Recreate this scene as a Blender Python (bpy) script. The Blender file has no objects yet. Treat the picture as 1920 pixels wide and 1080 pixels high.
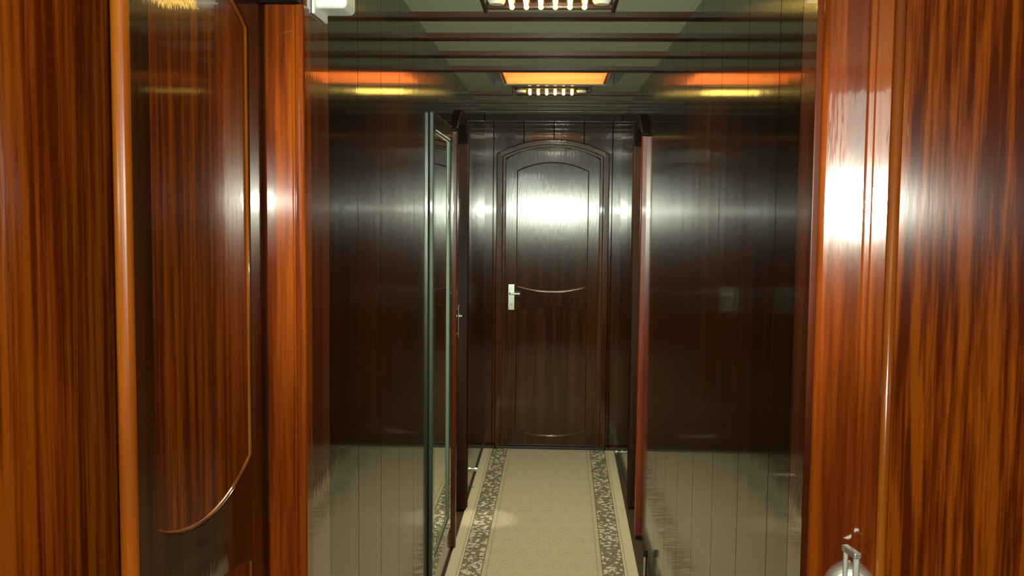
import bpy, bmesh, math, random
from mathutils import Matrix, Vector

random.seed(7)
S = bpy.context.scene
COL = S.collection

# ------------------------------------------------------------------ camera
EYE = 1.515
FOCAL = 1900.0                      # pixels on a 1920 wide frame
def make_camera():
    roll = math.radians(0.7)
    d = Vector((1040.0 - 960, -(398.0 - 540), -FOCAL)).normalized()
    u = Vector((math.sin(roll), math.cos(roll), 0.0))
    u = (u - d * u.dot(d)).normalized()
    x = d.cross(u)
    m = Matrix((x, d, u))
    cd = bpy.data.cameras.new('camera')
    cd.sensor_width = 36.0
    cd.lens = FOCAL / 1920 * 36.0
    cd.clip_start = 0.02
    c = bpy.data.objects.new('camera', cd)
    COL.objects.link(c)
    c.matrix_world = Matrix.Translation((0, 0, EYE)) @ m.to_4x4()
    S.camera = c
make_camera()

# ------------------------------------------------------------------ world, exposure, large lights
S.view_settings.view_transform = 'Standard'
S.view_settings.look = 'None'
S.view_settings.gamma = 1.0
S.view_settings.use_curve_mapping = False
S.view_settings.exposure = 0.0

w = bpy.data.worlds.new('world')
S.world = w
w.use_nodes = True
w.node_tree.nodes['Background'].inputs['Color'].default_value = (0.75, 0.85, 0.7, 1)
w.node_tree.nodes['Background'].inputs['Strength'].default_value = 0.05

def lamp(name, kind, loc, rot, energy, color, **kw):
    l = bpy.data.lights.new(name, kind)
    l.energy = energy
    l.color = color
    for k, v in kw.items():
        setattr(l, k, v)
    o = bpy.data.objects.new(name, l)
    o.location = loc
    o.rotation_euler = rot
    COL.objects.link(o)
    return o

# the camera's own flash, fired just above the lens: a wide spill and the hot centre of its beam
lamp('flash_spill', 'SPOT', (0.01, 0.04, EYE + 0.030), (math.radians(88), 0, math.radians(1.5)), 78, (1.0, 0.97, 0.84),
     spot_size=math.radians(125), spot_blend=0.5, shadow_soft_size=0.03)
lamp('flash_beam', 'SPOT', (0.01, 0.04, EYE + 0.030), (math.radians(90), 0, 0), 380, (0.90, 1.0, 0.78),
     spot_size=math.radians(42), spot_blend=1.0, shadow_soft_size=0.03)

# ------------------------------------------------------------------ dimensions
XL, XR = -0.445, 0.415              # corridor side walls
YN, YE = 1.80, 6.44                 # near end, far end
ZC = 2.125                          # ceiling
SD0, SD1 = 4.43, 5.07               # left side door casing (along the corridor)
RD0, RD1 = 4.64, 5.17               # right side door casing

# ------------------------------------------------------------------ materials
def mat(name):
    m = bpy.data.materials.new(name)
    m.use_nodes = True
    n = m.node_tree
    return m, n, n.nodes['Principled BSDF']

def math_node(n, op, a, b=None, clamp=False):
    x = n.nodes.new('ShaderNodeMath')
    x.operation = op
    x.use_clamp = clamp
    for i, v in enumerate((a, b)):
        if v is None:
            continue
        if isinstance(v, (int, float)):
            x.inputs[i].default_value = v
        else:
            n.links.new(v, x.inputs[i])
    return x.outputs[0]

def mix_rgb(n, f, a, b):
    x = n.nodes.new('ShaderNodeMix')
    x.data_type = 'RGBA'
    for i, v in ((0, f), (6, a), (7, b)):
        if isinstance(v, (int, float)):
            x.inputs[i].default_value = v
        elif isinstance(v, tuple):
            x.inputs[i].default_value = (*v, 1)
        else:
            n.links.new(v, x.inputs[i])
    return x.outputs[2]

def noise(n, vec, scale, detail=2.0, rough=0.5):
    x = n.nodes.new('ShaderNodeTexNoise')
    x.inputs['Scale'].default_value = scale
    x.inputs['Detail'].default_value = detail
    x.inputs['Roughness'].default_value = rough
    n.links.new(vec, x.inputs['Vector'])
    return x.outputs['Fac']

def wood(name, dark, mid, light, stripe=30.0, rough=0.26, aniso=0.85, coat=0.25, coat_rough=0.03, grain_bump=0.05, wave=0.02, axis='Z', spec=0.5, mottle=0.0, lo=0.40, hi=0.60):
    """varnished mahogany with ribbon stripes running along one axis"""
    m, n, p = mat(name)
    tc = n.nodes.new('ShaderNodeTexCoord')
    sep = n.nodes.new('ShaderNodeSeparateXYZ')
    n.links.new(tc.outputs['Object'], sep.inputs[0])
    X, Y, Z = sep.outputs
    if axis == 'Z':
        across, along = math_node(n, 'ADD', X, Y), Z
    else:
        across, along = math_node(n, 'ADD', Y, math_node(n, 'MULTIPLY', Z, 1.3)), X
    oi = n.nodes.new('ShaderNodeObjectInfo')
    com = n.nodes.new('ShaderNodeCombineXYZ')
    n.links.new(across, com.inputs[0])
    n.links.new(math_node(n, 'MULTIPLY', along, 0.035), com.inputs[1])
    n.links.new(math_node(n, 'MULTIPLY', oi.outputs['Random'], 7.0), com.inputs[2])
    a = noise(n, com.outputs[0], stripe, 1.0)
    b = noise(n, com.outputs[0], stripe * 4.3, 2.0)
    s = math_node(n, 'ADD', math_node(n, 'MULTIPLY', a, 0.68), math_node(n, 'MULTIPLY', b, 0.32))
    r = n.nodes.new('ShaderNodeValToRGB')
    r.color_ramp.elements[0].position = lo
    r.color_ramp.elements[0].color = (*dark, 1)
    r.color_ramp.elements[1].position = hi
    r.color_ramp.elements[1].color = (*light, 1)
    e = r.color_ramp.elements.new(0.50)
    e.color = (*mid, 1)
    n.links.new(s, r.inputs[0])
    colr = r.outputs[0]
    if mottle:
        com2 = n.nodes.new('ShaderNodeCombineXYZ')
        n.links.new(across, com2.inputs[0])
        n.links.new(math_node(n, 'MULTIPLY', along, 0.5), com2.inputs[1])
        g = noise(n, com2.outputs[0], 9.0, 3.0)
        colr = mix_rgb(n, math_node(n, 'MULTIPLY', g, mottle), colr, dark)
    n.links.new(colr, p.inputs['Base Color'])
    p.inputs['Roughness'].default_value = rough
    p.inputs['Specular IOR Level'].default_value = spec
    p.inputs['Anisotropic'].default_value = aniso
    tg = n.nodes.new('ShaderNodeTangent')
    tg.direction_type = 'RADIAL'
    tg.axis = 'Z' if axis == 'Z' else 'X'
    n.links.new(tg.outputs[0], p.inputs['Tangent'])
    p.inputs['Anisotropic Rotation'].default_value = 0.0
    p.inputs['Coat Weight'].default_value = coat
    p.inputs['Coat Roughness'].default_value = coat_rough
    p.inputs['Coat IOR'].default_value = 1.5
    # varnish that follows the grain, and panels that are not quite flat
    com3 = n.nodes.new('ShaderNodeCombineXYZ')
    n.links.new(across, com3.inputs[0])
    n.links.new(math_node(n, 'MULTIPLY', along, 0.12), com3.inputs[1])
    fine = noise(n, com3.outputs[0], 90.0, 2.0)
    big = noise(n, com3.outputs[0], 7.0, 1.0)
    b1 = n.nodes.new('ShaderNodeBump')
    b1.inputs['Strength'].default_value = grain_bump
    b1.inputs['Distance'].default_value = 0.002
    n.links.new(fine, b1.inputs['Height'])
    b2 = n.nodes.new('ShaderNodeBump')
    b2.inputs['Strength'].default_value = wave
    b2.inputs['Distance'].default_value = 0.02
    n.links.new(big, b2.inputs['Height'])
    n.links.new(b1.outputs[0], b2.inputs['Normal'])
    n.links.new(b2.outputs[0], p.inputs['Normal'])
    n.links.new(b2.outputs[0], p.inputs['Coat Normal'])
    return m

def plain(name, color, rough=0.5, metal=0.0, coat=0.0, spec=0.5, bump=0.0, bscale=60.0):
    m, n, p = mat(name)
    p.inputs['Base Color'].default_value = (*color, 1)
    p.inputs['Roughness'].default_value = rough
    p.inputs['Metallic'].default_value = metal
    p.inputs['Coat Weight'].default_value = coat
    p.inputs['Specular IOR Level'].default_value = spec
    tc = n.nodes.new('ShaderNodeTexCoord')
    f = noise(n, tc.outputs['Object'], bscale, 3.0)
    n.links.new(mix_rgb(n, math_node(n, 'MULTIPLY', f, 0.35), tuple(color), tuple(c * 0.8 for c in color)), p.inputs['Base Color'])
    if bump:
        b = n.nodes.new('ShaderNodeBump')
        b.inputs['Strength'].default_value = bump
        b.inputs['Distance'].default_value = 0.002
        n.links.new(f, b.inputs['Height'])
        n.links.new(b.outputs[0], p.inputs['Normal'])
    return m

def glow(name, color, strength, base=(0.9, 0.9, 0.85)):
    m, n, p = mat(name)
    p.inputs['Base Color'].default_value = (*base, 1)
    p.inputs['Emission Color'].default_value = (*color, 1)
    p.inputs['Emission Strength'].default_value = strength
    p.inputs['Roughness'].default_value = 0.2
    return m

SAPELE = wood('ribbon_sapele', (0.075, 0.0120, 0.001), (0.155, 0.0300, 0.002), (0.26, 0.058, 0.003), stripe=62, rough=0.20, aniso=0.6, spec=0.12, coat=0.45, lo=0.42, hi=0.58)
SAPELE_WALL = wood('bright_ribbon_sapele', (0.095, 0.0150, 0.0012), (0.185, 0.0345, 0.002), (0.285, 0.062, 0.003), stripe=60, rough=0.24, aniso=0.6, spec=0.25, coat=0.45)
SAPELE_PLAIN = wood('plain_sapele', (0.12, 0.020, 0.002), (0.20, 0.036, 0.003), (0.30, 0.064, 0.004), stripe=40, rough=0.145, aniso=0.6, coat=0.8, grain_bump=0.12)
JAMB_WOOD = wood('jamb_sapele', (0.11, 0.0175, 0.002), (0.19, 0.033, 0.003), (0.28, 0.056, 0.004), stripe=40, rough=0.20, aniso=0.3, coat=0.5, spec=0.2)
BEAD_WOOD = wood('bead_sapele', (0.22, 0.050, 0.003), (0.30, 0.075, 0.004), (0.40, 0.12, 0.006), stripe=30, rough=0.22, aniso=0.0, coat=0.8, spec=0.8)
DULL_MAHOGANY = wood('dull_mahogany', (0.026, 0.007, 0.002), (0.042, 0.012, 0.003), (0.065, 0.019, 0.004), stripe=26, rough=0.20, aniso=0.3, coat=0.6, spec=0.15)
MAHOGANY = wood('dark_mahogany', (0.010, 0.0030, 0.0008), (0.015, 0.0046, 0.0012), (0.023, 0.0066, 0.0015), stripe=18, rough=0.17, aniso=0.9, grain_bump=0.06, wave=0.035, spec=0.16, coat=0.66, coat_rough=0.06)
MAHOGANY_DOOR = wood('dark_mahogany_door', (0.022, 0.0055, 0.0014), (0.038, 0.0105, 0.002), (0.060, 0.0175, 0.003), stripe=26, rough=0.19, aniso=0.78, grain_bump=0.10, wave=0.03, mottle=0.5, coat=0.8)
MAHOGANY_TRIM = wood('mahogany_moulding', (0.040, 0.0092, 0.002), (0.060, 0.0155, 0.003), (0.085, 0.024, 0.004), stripe=26, rough=0.15, aniso=0.0, coat=0.8, spec=0.35)
REVEAL = wood('dull_brown_lining', (0.020, 0.006, 0.002), (0.028, 0.0085, 0.0025), (0.040, 0.012, 0.003), stripe=26, rough=0.5, aniso=0.0, coat=0.12, coat_rough=0.1, spec=0.15)
RED_MAHOGANY = wood('red_mahogany', (0.07, 0.013, 0.004), (0.10, 0.020, 0.005), (0.14, 0.028, 0.006), stripe=20, rough=0.2, aniso=0.6, coat=0.8)
RED_FLASH_LIT = wood('flash_lit_red_mahogany', (0.15, 0.020, 0.005), (0.20, 0.028, 0.0065), (0.25, 0.038, 0.008), stripe=20, rough=0.24, aniso=0.2, coat=0.4)  # flash light on the camera-facing casing leg, put into a brighter red
BEAM_WOOD = wood('beam_mahogany', (0.026, 0.007, 0.0022), (0.038, 0.0102, 0.003), (0.055, 0.0145, 0.0036), stripe=14, rough=0.32, aniso=0.5, axis='X', coat=0.12, spec=0.15)
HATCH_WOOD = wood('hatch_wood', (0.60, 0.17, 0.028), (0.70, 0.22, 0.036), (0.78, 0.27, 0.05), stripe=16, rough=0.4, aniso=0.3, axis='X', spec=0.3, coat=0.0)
DARK_SHADE = wood('dark_shaded_wood', (0.006, 0.003, 0.002), (0.008, 0.004, 0.002), (0.011, 0.005, 0.002), stripe=18, rough=0.5, coat=0.05, spec=0.15)  # near-black wood; on the side-door arches the colour stands in for shade
CEILING = plain('ceiling_paint', (0.58, 0.63, 0.44), rough=0.5, spec=0.35, bscale=20)
FLOOR = plain('dark_floor', (0.05, 0.03, 0.015), rough=0.5)
CHROME = plain('satin_chrome', (0.60, 0.66, 0.57), rough=0.20, metal=1.0, bscale=200)
DARK_METAL = plain('dark_green_lacquer', (0.035, 0.055, 0.038), rough=0.28, coat=1.0)
GREEN_METAL = plain('grey_green_paint', (0.14, 0.19, 0.13), rough=0.35, coat=0.6)
SATIN = plain('brushed_nickel', (0.80, 0.84, 0.74), rough=0.48, metal=0.85, bscale=200)
LENS = plain('frosted_lens', (0.80, 0.82, 0.70), rough=0.25)
WHITE = plain('white_plastic', (0.86, 0.88, 0.84), rough=0.35)
BLACK = plain('black_rubber', (0.012, 0.012, 0.010), rough=0.5)
BRONZE = plain('bronze_tray', (0.42, 0.27, 0.08), rough=0.25, metal=1.0)
MIRROR = plain('silvered_glass', (0.80, 0.84, 0.78), rough=0.01, metal=1.0)
CREAM = plain('cream_paint', (0.55, 0.50, 0.36), rough=0.6)
BULB = glow('lamp_glow', (1.0, 0.66, 0.12), 9.5)
SKYLIGHT = glow('skylight_glow', (1.0, 0.62, 0.25), 1.0)
DAYLIGHT = glow('daylight_pane', (0.90, 1.0, 0.88), 5.0)

def carpet_mat():
    m, n, p = mat('patterned_runner')
    uv = n.nodes.new('ShaderNodeUVMap')
    uv.uv_map = 'UVMap'
    sep = n.nodes.new('ShaderNodeSeparateXYZ')
    n.links.new(uv.outputs[0], sep.inputs[0])
    U, V = sep.outputs[0], sep.outputs[1]           # U 0..1 across, V in metres along
    fold = math_node(n, 'SUBTRACT', 0.5, math_node(n, 'ABSOLUTE', math_node(n, 'SUBTRACT', U, 0.5)))   # 0 at either edge
    met = n.nodes.new('ShaderNodeCombineXYZ')
    n.links.new(math_node(n, 'MULTIPLY', U, 0.82), met.inputs[0])
    n.links.new(V, met.inputs[1])
    P = met.outputs[0]
    def band(a, b):
        return math_node(n, 'MULTIPLY', math_node(n, 'GREATER_THAN', fold, a), math_node(n, 'LESS_THAN', fold, b))
    base, pale, olive = (0.50, 0.455, 0.30), (0.60, 0.55, 0.375), (0.38, 0.355, 0.23)
    dark = (0.105, 0.100, 0.058)
    # field: faint medallions in rows, alternating
    row = math_node(n, 'MULTIPLY', V, 1 / 0.16)
    colm = math_node(n, 'MULTIPLY', U, 8.0)
    half = math_node(n, 'MULTIPLY', math_node(n, 'MODULO', math_node(n, 'FLOOR', row), 2.0), 0.5)
    fx = math_node(n, 'SUBTRACT', math_node(n, 'FRACT', math_node(n, 'ADD', colm, half)), 0.5)
    fy = math_node(n, 'SUBTRACT', math_node(n, 'FRACT', row), 0.5)
    rad = math_node(n, 'SQRT', math_node(n, 'ADD', math_node(n, 'MULTIPLY', fx, fx), math_node(n, 'MULTIPLY', fy, fy)))
    ring = math_node(n, 'SINE', math_node(n, 'MULTIPLY', rad, 24.0))
    blob = noise(n, P, 55.0, 2.0)
    med = math_node(n, 'MULTIPLY', math_node(n, 'LESS_THAN', rad, 0.34), math_node(n, 'GREATER_THAN', math_node(n, 'ADD', ring, math_node(n, 'MULTIPLY', blob, 1.5)), 0.55))
    col = mix_rgb(n, math_node(n, 'MULTIPLY', med, 0.42), base, olive)
    sc = noise(n, P, 38.0, 3.0)
    col = mix_rgb(n, math_node(n, 'MULTIPLY', math_node(n, 'GREATER_THAN', sc, 0.58), 0.28), col, olive)
    # border: leafy scroll in dark olive on a pale ground
    col = mix_rgb(n, band(0.0, 0.072), col, pale)
    vine = math_node(n, 'MULTIPLY', math_node(n, 'SINE', math_node(n, 'MULTIPLY', V, 2 * math.pi / 0.17)), 0.030)
    off = math_node(n, 'ABSOLUTE', math_node(n, 'SUBTRACT', math_node(n, 'SUBTRACT', fold, 0.128), vine))
    vo = n.nodes.new('ShaderNodeTexVoronoi')
    vo.inputs['Scale'].default_value = 42.0
    n.links.new(P, vo.inputs['Vector'])
    leaves = math_node(n, 'GREATER_THAN', math_node(n, 'ADD', math_node(n, 'MULTIPLY', vo.outputs['Distance'], 0.9), math_node(n, 'MULTIPLY', noise(n, P, 95.0, 1.0), 0.55)), 0.68)
    scroll = math_node(n, 'MAXIMUM', leaves, math_node(n, 'LESS_THAN', off, 0.007))
    patt = mix_rgb(n, math_node(n, 'MULTIPLY', scroll, 0.90), (0.66, 0.62, 0.47), dark)
    col = mix_rgb(n, band(0.072, 0.184), col, patt)
    for a, b, f in ((0.054, 0.060, 0.45), (0.070, 0.076, 0.75), (0.181, 0.187, 0.85), (0.208, 0.213, 0.40)):
        col = mix_rgb(n, math_node(n, 'MULTIPLY', band(a, b), f), col, dark)
    pile = noise(n, P, 420.0, 2.0)
    col = mix_rgb(n, math_node(n, 'MULTIPLY', pile, 0.30), col, (0.33, 0.305, 0.195))
    n.links.new(col, p.inputs['Base Color'])
    p.inputs['Roughness'].default_value = 0.95
    p.inputs['Specular IOR Level'].default_value = 0.1
    b = n.nodes.new('ShaderNodeBump')
    b.inputs['Strength'].default_value = 0.4
    b.inputs['Distance'].default_value = 0.002
    n.links.new(pile, b.inputs['Height'])
    n.links.new(b.outputs[0], p.inputs['Normal'])
    return m
CARPET = carpet_mat()

# ------------------------------------------------------------------ mesh helpers
def link(name, me, m, parent=None, smooth=False):
    me.materials.clear()
    me.materials.append(m)
    if smooth:
        for f in me.polygons:
            f.use_smooth = True
    o = bpy.data.objects.new(name, me)
    COL.objects.link(o)
    if parent:
        o.parent = parent
    return o

def obj(name, bm, m, parent=None, smooth=False):
    me = bpy.data.meshes.new(name)
    bmesh.ops.recalc_face_normals(bm, faces=bm.faces)
    bm.to_mesh(me)
    bm.free()
    return link(name, me, m, parent, smooth)

def box(bm, x0, x1, y0, y1, z0, z1, bev=0.0, seg=2):
    b = bmesh.new()
    bmesh.ops.create_cube(b, size=1.0)
    for v in b.verts:
        v.co = Vector(((x0 + x1) / 2 + v.co.x * (x1 - x0), (y0 + y1) / 2 + v.co.y * (y1 - y0), (z0 + z1) / 2 + v.co.z * (z1 - z0)))
    if bev:
        bmesh.ops.bevel(b, geom=b.edges[:], offset=bev, segments=seg, profile=0.5, affect='EDGES')
    merge(bm, b)
    return bm

def merge(bm, b):
    me = bpy.data.meshes.new('tmp')
    b.to_mesh(me)
    b.free()
    bm.from_mesh(me)
    bpy.data.meshes.remove(me)

def boxes(*specs):
    bm = bmesh.new()
    for s in specs:
        box(bm, *s)
    return bm

def cyl(bm, p0, p1, r0, r1=None, seg=20):
    p0, p1 = Vector(p0), Vector(p1)
    d = p1 - p0
    b = bmesh.new()
    bmesh.ops.create_cone(b, cap_ends=True, segments=seg, radius1=r0, radius2=r0 if r1 is None else r1, depth=d.length)
    q = d.to_track_quat('Z', 'Y').to_matrix().to_4x4()
    b.transform(Matrix.Translation((p0 + p1) / 2) @ q)
    merge(bm, b)
    return bm

def profile_up(pts, z0, z1, bm=None):
    """open profile of (x, y) points swept upward: a skin"""
    bm = bm or bmesh.new()
    lo = [bm.verts.new((x, y, z0)) for x, y in pts]
    hi = [bm.verts.new((x, y, z1)) for x, y in pts]
    for i in range(len(pts) - 1):
        bm.faces.new((lo[i], lo[i + 1], hi[i + 1], hi[i]))
    return bm

def prism_up(pts, z0, z1, bm=None):
    bm = bm or bmesh.new()
    lo = [bm.verts.new((x, y, z0)) for x, y in pts]
    hi = [bm.verts.new((x, y, z1)) for x, y in pts]
    k = len(pts)
    for i in range(k):
        bm.faces.new((lo[i], lo[(i + 1) % k], hi[(i + 1) % k], hi[i]))
    bm.faces.new(lo[::-1])
    bm.faces.new(hi)
    return bm

def curve_mesh(splines, extrude=0.0, bevel=0.0, dims='2D', cyclic=True, res=2):
    """outline(s) in (x, z) -> mesh standing upright, thickness along y"""
    c = bpy.data.curves.new('tmp', 'CURVE')
    c.dimensions = dims
    if dims == '2D':
        c.fill_mode = 'BOTH'
    c.extrude = extrude
    c.bevel_depth = bevel
    c.bevel_resolution = res
    for pts in splines:
        s = c.splines.new('POLY')
        s.points.add(len(pts) - 1)
        for p, q in zip(s.points, pts):
            p.co = (q[0], q[1], 0.0, 1.0)
        s.use_cyclic_u = cyclic
    o = bpy.data.objects.new('tmp', c)
    COL.objects.link(o)
    dg = bpy.context.evaluated_depsgraph_get()
    me = bpy.data.meshes.new_from_object(o.evaluated_get(dg))
    bpy.data.objects.remove(o)
    bpy.data.curves.remove(c)
    for v in me.vertices:
        x, y, z = v.co
        v.co = (x, -z, y)
    return me

def shift(me, dx=0, dy=0, dz=0):
    for v in me.vertices:
        v.co = v.co + Vector((dx, dy, dz))
    return me

def arc(x0, x1, z, rise, n=22):
    """points from x0 to x1 on a circular bow of the given rise (negative sags)"""
    h = (x1 - x0) / 2
    r = (h * h + rise * rise) / (2 * abs(rise))
    out = []
    for i in range(n + 1):
        t = -1 + 2 * i / n
        y = math.sqrt(max(r * r - (t * h) ** 2, 0)) - (r - abs(rise))
        out.append((x0 + (t + 1) * h, z + (y if rise > 0 else -y)))
    return out

def tag(o, label=None, cat=None, group=None, kind=None):
    if label: o['label'] = label
    if cat: o['category'] = cat
    if group: o['group'] = group
    if kind: o['kind'] = kind
    return o

def struct(name, bm, m, smooth=False):
    return tag(obj(name, bm, m, smooth=smooth), kind='structure')

def thing(name, label, cat, loc=(0, 0, 0), rotz=0, group=None):
    o = bpy.data.objects.new(name, None)
    o.empty_display_size = 0.1
    o.location = loc
    o.rotation_euler = (0, 0, rotz)
    COL.objects.link(o)
    return tag(o, label, cat, group)

# ------------------------------------------------------------------ the shell
FX0, FX1, FY0 = -0.60, 1.04, -1.15     # lobby in front of the corridor
struct('floor', boxes((FX0 - 0.1, FX1 + 0.1, FY0 - 0.1, YE + 0.1, -0.05, 0.0)), FLOOR)

# ceiling with the opening of the deck hatch
HX0, HX1, HY0, HY1 = -0.245, 0.232, 4.42, 4.87
struct('ceiling', boxes((FX0 - 0.1, FX1 + 0.1, FY0 - 0.1, HY0, ZC, ZC + 0.04), (FX0 - 0.1, FX1 + 0.1, HY1, YE + 0.1, ZC, ZC + 0.04),
                        (FX0 - 0.1, HX0, HY0, HY1, ZC, ZC + 0.04), (HX1, FX1 + 0.1, HY0, HY1, ZC, ZC + 0.04)), CEILING)

def planked(x, out, y0, y1, seams, z0, z1, bm):
    """plank skin at x facing along out (+1/-1), with V grooves at the seams"""
    pts = [(x, y0)]
    for s in seams:
        if y0 + 0.01 < s < y1 - 0.01:
            pts += [(x, s - 0.0022), (x - out * 0.0006, s - 0.0012), (x - out * 0.0022, s), (x - out * 0.0006, s + 0.0012), (x, s + 0.0022)]
    pts.append((x, y1))
    profile_up(pts, z0, z1, bm)
    back = x - out * 0.03
    profile_up([(x, y1), (back, y1), (back, y0), (x, y0)], z0, z1, bm)

seams_l = [1.98 + 0.305 * i for i in range(16)]
seams_r = [1.745, 1.93, 2.24, 2.59, 2.95, 3.30, 3.66, 4.02, 4.38, 5.3, 5.45, 5.8, 6.15]

def spandrel(bm, x, flip, y0, y1):
    """the wall above an arched casing"""
    W = y1 - y0
    pts = [(0, 1.80)] + [(a, z - 0.02) for a, z in arc(0.02, W - 0.02, 1.86, 0.10)] + [(W, 1.80), (W, ZC), (0, ZC)]
    me = shift(curve_mesh([pts], extrude=0.012), dy=0.0121)
    me.transform(Matrix.Translation((x, y0 if flip > 0 else y1, 0)) @ Matrix.Rotation(flip * math.pi / 2, 4, 'Z'))
    bm.from_mesh(me)
    bpy.data.meshes.remove(me)

for name, x, flip, y_start, seams, a, b in (('wall_left', XL, 1, 1.99, seams_l, SD0, SD1), ('wall_right', XR, -1, 1.76, seams_r, RD0, RD1)):
    bm = bmesh.new()
    planked(x, flip, y_start, a + 0.02, seams, 0, ZC, bm)
    planked(x, flip, b - 0.02, YE, seams, 0, ZC, bm)
    spandrel(bm, x, flip, a + 0.02, b - 0.02)
    struct(name, bm, MAHOGANY)
# first redder boards next to the doorway
struct('trim_1', boxes((XL - 0.03, XL + 0.0005, 1.815, 1.988, 0, ZC, 0.002)), RED_MAHOGANY)
struct('trim_2', boxes((XR - 0.0005, XR + 0.03, 1.66, 1.757, 0, ZC, 0.002)), RED_MAHOGANY)

# far wall behind the end door, vertical boards
bm = bmesh.new()
profile_up([(XL - 0.05, YE)] + sum([[(x - 0.003, YE), (x, YE + 0.004), (x + 0.003, YE)] for x in (-0.39, -0.2, -0.01, 0.18, 0.36)], []) + [(XR + 0.05, YE)], 0, ZC, bm)
profile_up([(XR + 0.05, YE), (XR + 0.05, YE + 0.05), (XL - 0.05, YE + 0.05), (XL - 0.05, YE)], 0, ZC, bm)
struct('wall_back', bm, MAHOGANY_DOOR)
struct('trim_3', boxes((XL, XR, YE - 0.03, YE - 0.001, 2.085, ZC - 0.001, 0.003)), REVEAL)

# lobby walls around the camera
struct('wall_left_lobby', boxes((FX0 - 0.03, FX0, FY0, 1.83, 0, ZC)), SAPELE_WALL)
struct('wall_left_bulkhead', boxes((FX0, -0.525, 1.80, 1.83, 0, ZC)), SAPELE_WALL)
struct('wall_right_lobby', boxes((FX1, FX1 + 0.03, FY0, 1.69, 0, ZC)), SAPELE_WALL)
struct('wall_right_bulkhead', boxes((0.455, FX1, 1.66, 1.69, 0, ZC)), SAPELE_WALL)
WX0, WX1, WZ0, WZ1 = -0.54, -0.24, 1.47, 2.03
struct('wall_front', boxes((FX0, WX0, FY0 - 0.03, FY0, 0, ZC), (WX1, FX1, FY0 - 0.03, FY0, 0, ZC),
                           (WX0, WX1, FY0 - 0.03, FY0, 0, WZ0), (WX0, WX1, FY0 - 0.03, FY0, WZ1, ZC)), CREAM)
wf = struct('window_1', boxes((WX0 - 0.04, WX0, FY0 - 0.03, FY0 + 0.02, WZ0 - 0.04, WZ1 + 0.04, 0.004), (WX1, WX1 + 0.04, FY0 - 0.03, FY0 + 0.02, WZ0 - 0.04, WZ1 + 0.04, 0.004),
                              (WX0, WX1, FY0 - 0.03, FY0 + 0.02, WZ0 - 0.04, WZ0, 0.004), (WX0, WX1, FY0 - 0.03, FY0 + 0.02, WZ1, WZ1 + 0.04, 0.004)), SAPELE_PLAIN)
obj('pane', boxes((WX0, WX1, FY0 - 0.025, FY0 - 0.015, WZ0, WZ1)), DAYLIGHT, wf)

# jamb at the left of the corridor mouth: a flat post with a rounded inner corner and a bead
def jamb(name, x0, x1, y, z1, m):
    n = 8
    pts = [(x0, y + 0.05), (x0, y + 0.004), (x0 + 0.004, y), (x1 - 0.022, y), (x1 - 0.020, y + 0.003), (x1 - 0.017, y + 0.003)]
    c = (x1 - 0.009, y + 0.008)
    for i in range(n + 1):
        a = math.pi * 1.15 - 0.0 + (math.pi * 0.85) * i / n
        pts.append((c[0] + 0.009 * math.cos(a), c[1] + 0.009 * math.sin(a)))
    pts.append((x1, y + 0.05))
    return struct(name, prism_up(pts, 0, z1), m)
jamb('trim_4', -0.514, XL + 0.002, 1.785, 1.873, JAMB_WOOD)
struct('trim_5', boxes((-0.522, XL - 0.006, 1.775, 1.83, 1.874, ZC, 0.003)), DARK_SHADE)

# ------------------------------------------------------------------ doors
def frame_and_panels(root_name, W, HT, rise_top, mat_frame, mat_panel, up, lo, margin, thick=0.034, margin_lock=None, kind='structure', mat_moulding=None):
    mat_moulding = mat_moulding or MAHOGANY_TRIM
    """a leaf of stiles and rails (front toward -y, base at z=0, x from 0 to W) with two bowed panels"""
    (z0, s0, z1, s1), (y0, r0, y1, r1) = up, lo
    a, b = margin_lock or margin, W - margin
    outer = [(0, 0), (W, 0)] + (arc(0, W, HT, rise_top)[::-1] if rise_top else [(W, HT), (0, HT)])
    hole_up = arc(a, b, z0, s0) + arc(a, b, z1, s1)[::-1]
    hole_lo = arc(a, b, y0, r0) + arc(a, b, y1, r1)[::-1]
    me = shift(curve_mesh([outer, hole_up, hole_lo], extrude=thick / 2 - 0.003, bevel=0.003), dy=thick / 2)
    root = link(root_name, me, mat_frame)
    tag(root, kind=kind)
    for hole in (hole_up, hole_lo):
        p = shift(curve_mesh([hole], extrude=0.004, bevel=0.0), dy=thick * 0.5)
        link('panel', p, mat_panel, root)
        mo = shift(curve_mesh([hole], extrude=0.0, bevel=0.0065, dims='3D', res=3), dy=0.008)
        link('panel_moulding', mo, mat_moulding, root, smooth=True)
    return root

def lever_handle(root, x, z, direction=1, plate=(0.021, 0.082)):
    h = obj('door_handle', boxes((x - plate[0], x + plate[0], -0.006, 0.001, z - plate[1], z + plate[1], 0.0025)), CHROME, root)
    bm = bmesh.new()
    cyl(bm, (x, 0, z + 0.025), (x, -0.042, z + 0.025), 0.010, 0.009)
    box(bm, min(x - direction * 0.012, x + direction * 0.060), max(x - direction * 0.012, x + direction * 0.060), -0.052, -0.036, z + 0.017, z + 0.033, 0.005, 3)
    obj('lever', bm, CHROME, h)
    bm = bmesh.new()
    cyl(bm, (x, 0.0, z - 0.045), (x, -0.009, z - 0.045), 0.009)
    obj('lock_cylinder', bm, BRONZE, h)
    return h

# end door
d1 = frame_and_panels('door_1', 0.592, 1.835, 0.09, MAHOGANY_DOOR, MAHOGANY_DOOR, (1.040, -0.036, 1.768, 0.055), (0.120, -0.042, 0.893, 0.026), 0.070)
d1.location = (-0.309, YE - 0.036, 0.006)
tag(d1, 'dark mahogany door with arched top closing the far end of the corridor', 'door')
lever_handle(d1, 0.041, 0.970, 1)

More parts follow.
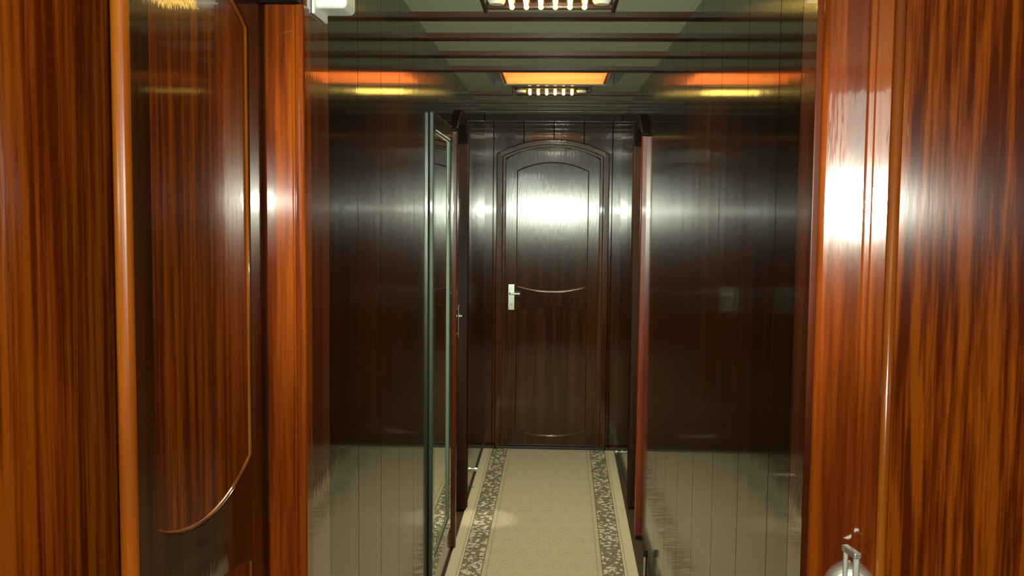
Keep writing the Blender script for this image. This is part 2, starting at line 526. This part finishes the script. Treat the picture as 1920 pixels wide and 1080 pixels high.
def arch_casing(x0, x1, zs, rise, width, y_front, y_back, bead=True):
    o = [(x0, 0)] + arc(x0, x1, zs, rise) + [(x1, 0)]
    ri = rise - 0.012
    i = [(x1 - width, 0)] + arc(x0 + width, x1 - width, zs - width * 0.45, ri)[::-1] + [(x0 + width, 0)]
    t = (y_back - y_front)
    return shift(curve_mesh([o + i], extrude=t / 2 - 0.006, bevel=0.006, res=3), dy=(y_front + y_back) / 2)
me = arch_casing(-0.362, 0.335, 1.878, 0.088, 0.030, YE - 0.046, YE - 0.001)
tag(link('trim_6', me, MAHOGANY_TRIM), kind='structure')
me = arch_casing(-0.333, 0.306, 1.862, 0.086, 0.022, YE - 0.038, YE - 0.001)
tag(link('trim_7', me, MAHOGANY_TRIM), kind='structure')
struct('trim_8', boxes((-0.36, 0.335, YE - 0.075, YE - 0.047, 0.0, 0.022, 0.004)), BLACK)

# side doors near the far end, each in an arched casing that stands proud of the wall
def side_door(num, flip, x_wall, proud, y0, y1, near_mat, label):
    W = y1 - y0
    d = frame_and_panels('door_%d' % num, W - 0.124, 1.90, 0.0, MAHOGANY, MAHOGANY, (1.04, -0.03, 1.70, 0.05), (0.12, -0.04, 0.89, 0.026), 0.08)
    rot = math.pi / 2 if flip > 0 else -math.pi / 2
    d.rotation_euler = (0, 0, rot)
    d.location = (x_wall - flip * 0.030, y0 + 0.062 if flip > 0 else y1 - 0.062, 0.012)
    tag(d, label, 'door')
    # outer moulding: near leg coloured as lit red, rest black as shade; lining: brown legs, shade-black arch
    def place(o):
        o.rotation_euler = (0, 0, rot)
        o.location = (x_wall, y0 if flip > 0 else y1, 0)
        return tag(o, kind='structure')
    e = 0.026
    near = (0, e) if flip > 0 else (W - e, W)
    far = (W - e, W) if flip > 0 else (0, e)
    place(obj('trim_%d' % (num * 4 + 1), boxes((*near, -proud, 0.020, 0.011, 1.866, 0.006, 3)), near_mat))
    bm = boxes((*far, -proud, 0.020, 0.011, 1.867, 0.006, 3))
    o = arc(0, W, 1.868, 0.11)
    i = arc(e, W - e, 1.868, 0.082)[::-1]
    me = shift(curve_mesh([o + i], extrude=(proud + 0.02) / 2 - 0.006, bevel=0.006, res=3), dy=0.010 - proud / 2)
    bm.from_mesh(me)
    place(obj('trim_%d' % (num * 4 + 2), bm, DARK_SHADE))
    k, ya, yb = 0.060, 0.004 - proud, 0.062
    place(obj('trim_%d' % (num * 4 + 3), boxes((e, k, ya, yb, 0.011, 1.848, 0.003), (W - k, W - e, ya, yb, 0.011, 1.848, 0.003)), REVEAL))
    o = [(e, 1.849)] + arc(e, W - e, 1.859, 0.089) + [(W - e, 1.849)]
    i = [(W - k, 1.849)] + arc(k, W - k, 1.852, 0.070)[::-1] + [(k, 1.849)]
    place(link('trim_%d' % (num * 4 + 4), shift(curve_mesh([o + i], extrude=(yb - ya) / 2, bevel=0.0), dy=(ya + yb) / 2), DARK_SHADE))  # shade of the arch soffit painted as near-black
    return d
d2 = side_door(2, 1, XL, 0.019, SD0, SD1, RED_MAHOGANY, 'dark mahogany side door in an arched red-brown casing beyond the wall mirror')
d3 = side_door(3, -1, XR, 0.025, RD0, RD1, RED_FLASH_LIT, 'dark mahogany side door in an arched casing with a flash-lit red edge on the right wall')
bm = bmesh.new()
box(bm, 0.010, 0.022, -0.054, -0.046, 0.935, 1.085, 0.003)
for z in (0.955, 1.065):
    cyl(bm, (0.016, 0.0, z), (0.016, -0.048, z), 0.004)
h = obj('pull_handle', bm, CHROME, d2)
bm = bmesh.new()
cyl(bm, (0.016, -0.050, 1.035), (0.016, -0.066, 1.035), 0.007)
obj('thumb_knob', bm, CHROME, h)

# open leaf at the left of the lobby
d4 = frame_and_panels('door_4', 0.56, 1.885, 0.0, DULL_MAHOGANY, SAPELE_WALL, (1.078, -0.045, 1.808, 0.055), (0.15, -0.042, 0.895, 0.030), 0.075, thick=0.020, margin_lock=0.060, mat_moulding=BEAD_WOOD)
d4.rotation_euler = (0, 0, math.pi / 2)
d4.location = (-0.517, 1.224, 0.012)
tag(d4, 'open dark-framed door with a bowed orange-brown striped panel beside the left jamb', 'door')
pts = [(0.0, 0.021), (0.0, -0.001)] + [(-0.003 - 0.0095 * math.sin(math.pi * k / 14), 0.010 - 0.011 * math.cos(math.pi * k / 14)) for k in range(15)]
obj('edge_lipping', prism_up(pts, 0, 1.885), BEAD_WOOD, d4, smooth=False)

# half open leaf at the right: rounded lock edge, groove, bead, veneered panel
TH = math.radians(17.1)
def right_leaf():
    pts = [(0.0, 0.034), (0.0, 0.010)]
    for i in range(1, 7):
        a = math.pi + (math.pi / 2) * i / 6
        pts.append((0.010 + 0.010 * math.cos(a), 0.010 + 0.010 * math.sin(a)))
    pts += [(0.066, 0.0), (0.069, 0.002), (0.070, 0.012), (0.077, 0.012), (0.078, 0.003), (0.080, 0.001), (0.101, 0.001), (0.103, 0.004), (0.103, 0.034)]
    root = struct('door_5', prism_up(pts, 0.012, 2.09), SAPELE_PLAIN)
    bm = bmesh.new()
    cyl(bm, (0.1105, 0.006, 0.012), (0.1105, 0.006, 2.09), 0.0085, seg=24)
    obj('bead', bm, BEAD_WOOD, root, smooth=True)
    obj('panel', boxes((0.119, 0.585, 0.004, 0.030, 0.012, 2.09)), SAPELE, root)
    hx, hz = 0.066, 0.930
    h = bmesh.new()
    prev = (0.001, 0.040)
    for k in range(1, 8):
        a = math.pi / 2 * k / 7
        cur = (-0.006 - 0.018 * math.sin(a), 0.012 + 0.028 * math.cos(a))
        cyl(h, (hx, prev[0], hz), (hx, cur[0], hz), prev[1], cur[1], seg=40)
        prev = cur
    hp = obj('door_handle', h, SATIN, root)
    h = bmesh.new()
    cyl(h, (hx, -0.020, hz), (hx, -0.042, hz), 0.013, 0.011, seg=24)
    box(h, hx - 0.011, hx - 0.003, -0.026, -0.014, hz, hz + 0.071, 0.002)
    box(h, hx + 0.004, hx + 0.014, -0.052, -0.040, hz - 0.030, hz + 0.069, 0.002)
    b = bmesh.new()
    box(b, -0.006, 0.006, -0.022, 0.022, -0.005, 0.005, 0.002)
    b.transform(Matrix.Translation((hx + 0.001, -0.033, hz + 0.067)) @ Matrix.Rotation(math.radians(28), 4, 'Z'))
    merge(h, b)
    obj('lever', h, SATIN, hp)
    root.rotation_euler = (0, 0, -TH)
    root.location = (0.409, 1.60, 0.0)
    tag(root, 'half open striped sapele door with a chrome lever at the right of the corridor mouth', 'door')
right_leaf()

# ------------------------------------------------------------------ ceiling beams
order = ['first dark wooden ceiling beam, just beyond the nearer lamp bar', 'second dark wooden ceiling beam beyond the nearer lamp bar',
         'third dark wooden ceiling beam beyond the nearer lamp bar', 'dark wooden ceiling beam along the near edge of the orange hatch',
         'dark wooden ceiling beam just beyond the farther lamp bar', 'second dark wooden ceiling beam beyond the farther lamp bar',
         'last dark wooden ceiling beam, nearest the arched end door']
for y, lab in zip((3.17, 3.54, 3.93, 4.33, 5.22, 5.62, 6.00), order):
    prof = [(-0.025, -0.0005), (-0.025, -0.017), (-0.021, -0.021), (0.021, -0.021), (0.025, -0.017), (0.025, -0.0005)]
    bm = prism_up([(q, p) for p, q in prof], XL, XR)
    bm.transform(Matrix(((0, 0, 1, 0), (0, 1, 0, 0), (1, 0, 0, 0), (0, 0, 0, 1))))
    b = obj('ceiling_beam', bm, BEAM_WOOD)
    b.location = (0, y, ZC)
    tag(b, lab, 'beam', 'wooden beams across the ceiling')

# ------------------------------------------------------------------ lamp bars
def lamp_bar(loc, label):
    t = thing('lamp_bar', label, 'ceiling lamp', loc, 0, 'lamp bars on the ceiling')
    W, D = 0.19, 0.085
    obj('housing', boxes((-W, W, -D, D, -0.012, -0.0005, 0.003), (-W, -W + 0.012, -D, D, -0.034, -0.010, 0.003), (W - 0.012, W, -D, D, -0.034, -0.010, 0.003),
                         (-W, W, D - 0.012, D, -0.026, -0.010, 0.003)), BEAM_WOOD, t)
    obj('reflector_tray', boxes((-0.125, 0.115, -D + 0.008, D - 0.016, -0.016, -0.011, 0.002)), BRONZE, t)
    for x in (-0.150, 0.148):
        bm = bmesh.new()
        cyl(bm, (x, 0.03, -0.012), (x, 0.03, -0.022), 0.027, 0.020, seg=32)
        obj('round_lens', bm, LENS, t, smooth=False)
    for i in range(6):
        x = -0.1075 + 0.0415 * i
        bm = bmesh.new()
        cyl(bm, (x, -0.060, -0.024), (x, 0.055, -0.024), 0.0062, seg=16)
        bmesh.ops.create_uvsphere(bm, u_segments=12, v_segments=8, radius=0.0075, matrix=Matrix.Translation((x, 0.057, -0.024)))
        obj('tube', bm, BULB, t, smooth=True)
    lamp('lamp_light', 'SPOT', (0, 0, -0.045), (0, 0, 0), 66.0, (1.0, 0.94, 0.68), spot_size=math.radians(150), spot_blend=0.6, shadow_soft_size=0.06).parent = t
    return t
lamp_bar((-0.022, 2.90, ZC), 'wood and bronze ceiling lamp with six bright tubes, nearer one before the beams')
lamp_bar((-0.022, 5.03, ZC), 'small far ceiling lamp with six bright tubes beyond the orange hatch')

# ------------------------------------------------------------------ deck hatch
t = thing('deck_hatch', 'glowing orange wood-lined hatch in the ceiling above the runner', 'hatch', (0, 0, ZC))
h = 0.16
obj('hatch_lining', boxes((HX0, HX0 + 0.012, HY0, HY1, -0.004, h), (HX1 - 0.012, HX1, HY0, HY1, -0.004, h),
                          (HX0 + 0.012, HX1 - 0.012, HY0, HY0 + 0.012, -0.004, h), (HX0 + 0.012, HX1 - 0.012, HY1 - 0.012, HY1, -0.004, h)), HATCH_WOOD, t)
m_ = 0.065
obj('hatch_trim', boxes((HX0 - m_, HX0, HY0 - 0.03, HY1 + 0.02, -0.010, -0.0005, 0.003), (HX1, HX1 + m_, HY0 - 0.03, HY1 + 0.02, -0.010, -0.0005, 0.003),
                        (HX0, HX1, HY0 - 0.03, HY0, -0.010, -0.0005, 0.003), (HX0, HX1, HY1, HY1 + 0.02, -0.010, -0.0005, 0.003)), GREEN_METAL, t)
obj('skylight_pane', boxes((HX0, HX1, HY0, HY1, h, h + 0.01)), SKYLIGHT, t)
lamp('skylight_light', 'AREA', ((HX0 + HX1) / 2, (HY0 + HY1) / 2, h - 0.01), (0, 0, 0), 4.0, (1.0, 0.72, 0.40), shape='RECTANGLE', size=0.44, size_y=0.40).parent = t
sb = lamp('sunbeam_light', 'SPOT', (0.05, 4.62, h - 0.02), (0, 0, 0), 75.0, (1.0, 0.86, 0.72), spot_size=math.radians(9), spot_blend=0.6, shadow_soft_size=0.02)
sb.parent = t
sb.rotation_euler = Vector((-0.30 - 0.05, 4.86 - 4.62, -ZC)).to_track_quat('-Z', 'Y').to_euler()

# ------------------------------------------------------------------ runner
def runner():
    bm = bmesh.new()
    uv = bm.loops.layers.uv.new('UVMap')
    n = 40
    rows = []
    ya, yb = 2.2, YE - 0.08
    for i in range(n + 1):
        y = ya + (yb - ya) * i / n
        k = (y - 4.1) / 2.25
        xl, xr = -0.437, min(0.368 + 0.026 * k, 0.405)
        rows.append([(xl, y, 0.0005), (xl, y, 0.007), (xl + 0.003, y, 0.009)] + [(xl + (xr - xl) * j / 12, y, 0.009) for j in range(1, 12)] + [(xr - 0.003, y, 0.009), (xr, y, 0.007), (xr, y, 0.0005)])
    vs = [[bm.verts.new(p) for p in r] for r in rows]
    for i in range(n):
        for j in range(len(rows[0]) - 1):
            f = bm.faces.new((vs[i][j], vs[i][j + 1], vs[i + 1][j + 1], vs[i + 1][j]))
            for l in f.loops:
                x, y, z = l.vert.co
                k = (y - 4.1) / 2.25
                xr = min(0.368 + 0.026 * k, 0.405)
                l[uv].uv = ((x + 0.437) / (xr + 0.437), y)
    for r in (vs[0], vs[-1]):
        bm.faces.new(r)
    o = obj('carpet_runner', bm, CARPET)
    tag(o, 'beige patterned carpet runner with scrolling leaf borders along the corridor floor', 'carpet')
runner()

# ------------------------------------------------------------------ wall mirror
MY0, MY1, MZ0, MZ1 = 3.58, 4.225, 0.17, 1.865
t = thing('wall_mirror', 'tall narrow mirror in a dark green frame on the left wall', 'mirror', (XL, 0, 0))
fw, fd = 0.062, 0.017
obj('mirror_frame', boxes((0.0005, fd, MY0, MY0 + fw, MZ0, MZ1, 0.004), (0.0005, fd, MY1 - fw, MY1, MZ0, MZ1, 0.004),
                          (0.0005, fd, MY0 + fw, MY1 - fw, MZ0, MZ0 + fw, 0.004), (0.0005, fd, MY0 + fw, MY1 - fw, MZ1 - fw, MZ1, 0.004)), DARK_METAL, t)
b_ = 0.010
obj('inner_edge', boxes((0.006, fd - 0.004, MY0 + fw, MY0 + fw + b_, MZ0 + fw, MZ1 - fw, 0.003), (0.006, fd - 0.002, MY1 - fw - b_, MY1 - fw, MZ0 + fw, MZ1 - fw, 0.003),
                        (0.006, fd - 0.004, MY0 + fw + b_, MY1 - fw - b_, MZ0 + fw, MZ0 + fw + b_, 0.003), (0.006, fd - 0.004, MY0 + fw + b_, MY1 - fw - b_, MZ1 - fw - b_, MZ1 - fw, 0.003)), GREEN_METAL, t)
obj('mirror_glass', boxes((0.003, 0.008, MY0 + fw, MY1 - fw, MZ0 + fw, MZ1 - fw)), MIRROR, t)

# ------------------------------------------------------------------ emergency light box above the left jamb
t = thing('emergency_light', 'white plastic light box high on the left wall beside the jamb', 'light', (XL + 0.001, 1.90, 1.882))
obj('body', boxes((0.0, 0.062, -0.042, 0.045, 0.0, 0.20, 0.010, 4)), WHITE, t, smooth=False)
obj('wall_plate', boxes((0.0, 0.006, -0.052, 0.055, -0.012, 0.21, 0.002)), WHITE, t)

# ------------------------------------------------------------------ door stops
def door_stop(loc, rot, label):
    t = thing('door_stop', label, 'door stop', loc, rot, 'small chrome door stops')
    bm = bmesh.new()
    cyl(bm, (0, 0, 0), (0.004, 0, 0), 0.016)
    cyl(bm, (0.003, 0, 0), (0.028, 0, 0), 0.006)
    obj('stem', bm, CHROME, t)
    bm = bmesh.new()
    cyl(bm, (0.026, 0, 0), (0.040, 0, 0), 0.011, 0.009)
    obj('knob', bm, CHROME, t)
door_stop((XL, 5.42, 0.115), 0, 'small chrome door stop low on the left wall beside the far runner end')
door_stop((XR, 5.95, 0.10), math.pi, 'small chrome door stop low on the right wall beside the far runner end')
t = thing('floor_door_holder', 'upright chrome door holder at the right edge of the runner', 'door stop', (0.392, 4.12, 0.0))
bm = bmesh.new()
cyl(bm, (0, 0, 0), (0, 0, 0.006), 0.020)
cyl(bm, (0, 0, 0.005), (0, 0, 0.10), 0.0065)
obj('post', bm, CHROME, t)
bm = bmesh.new()
cyl(bm, (0, 0, 0.098), (0, 0, 0.125), 0.010, 0.009)
obj('rubber_cap', bm, BLACK, t)
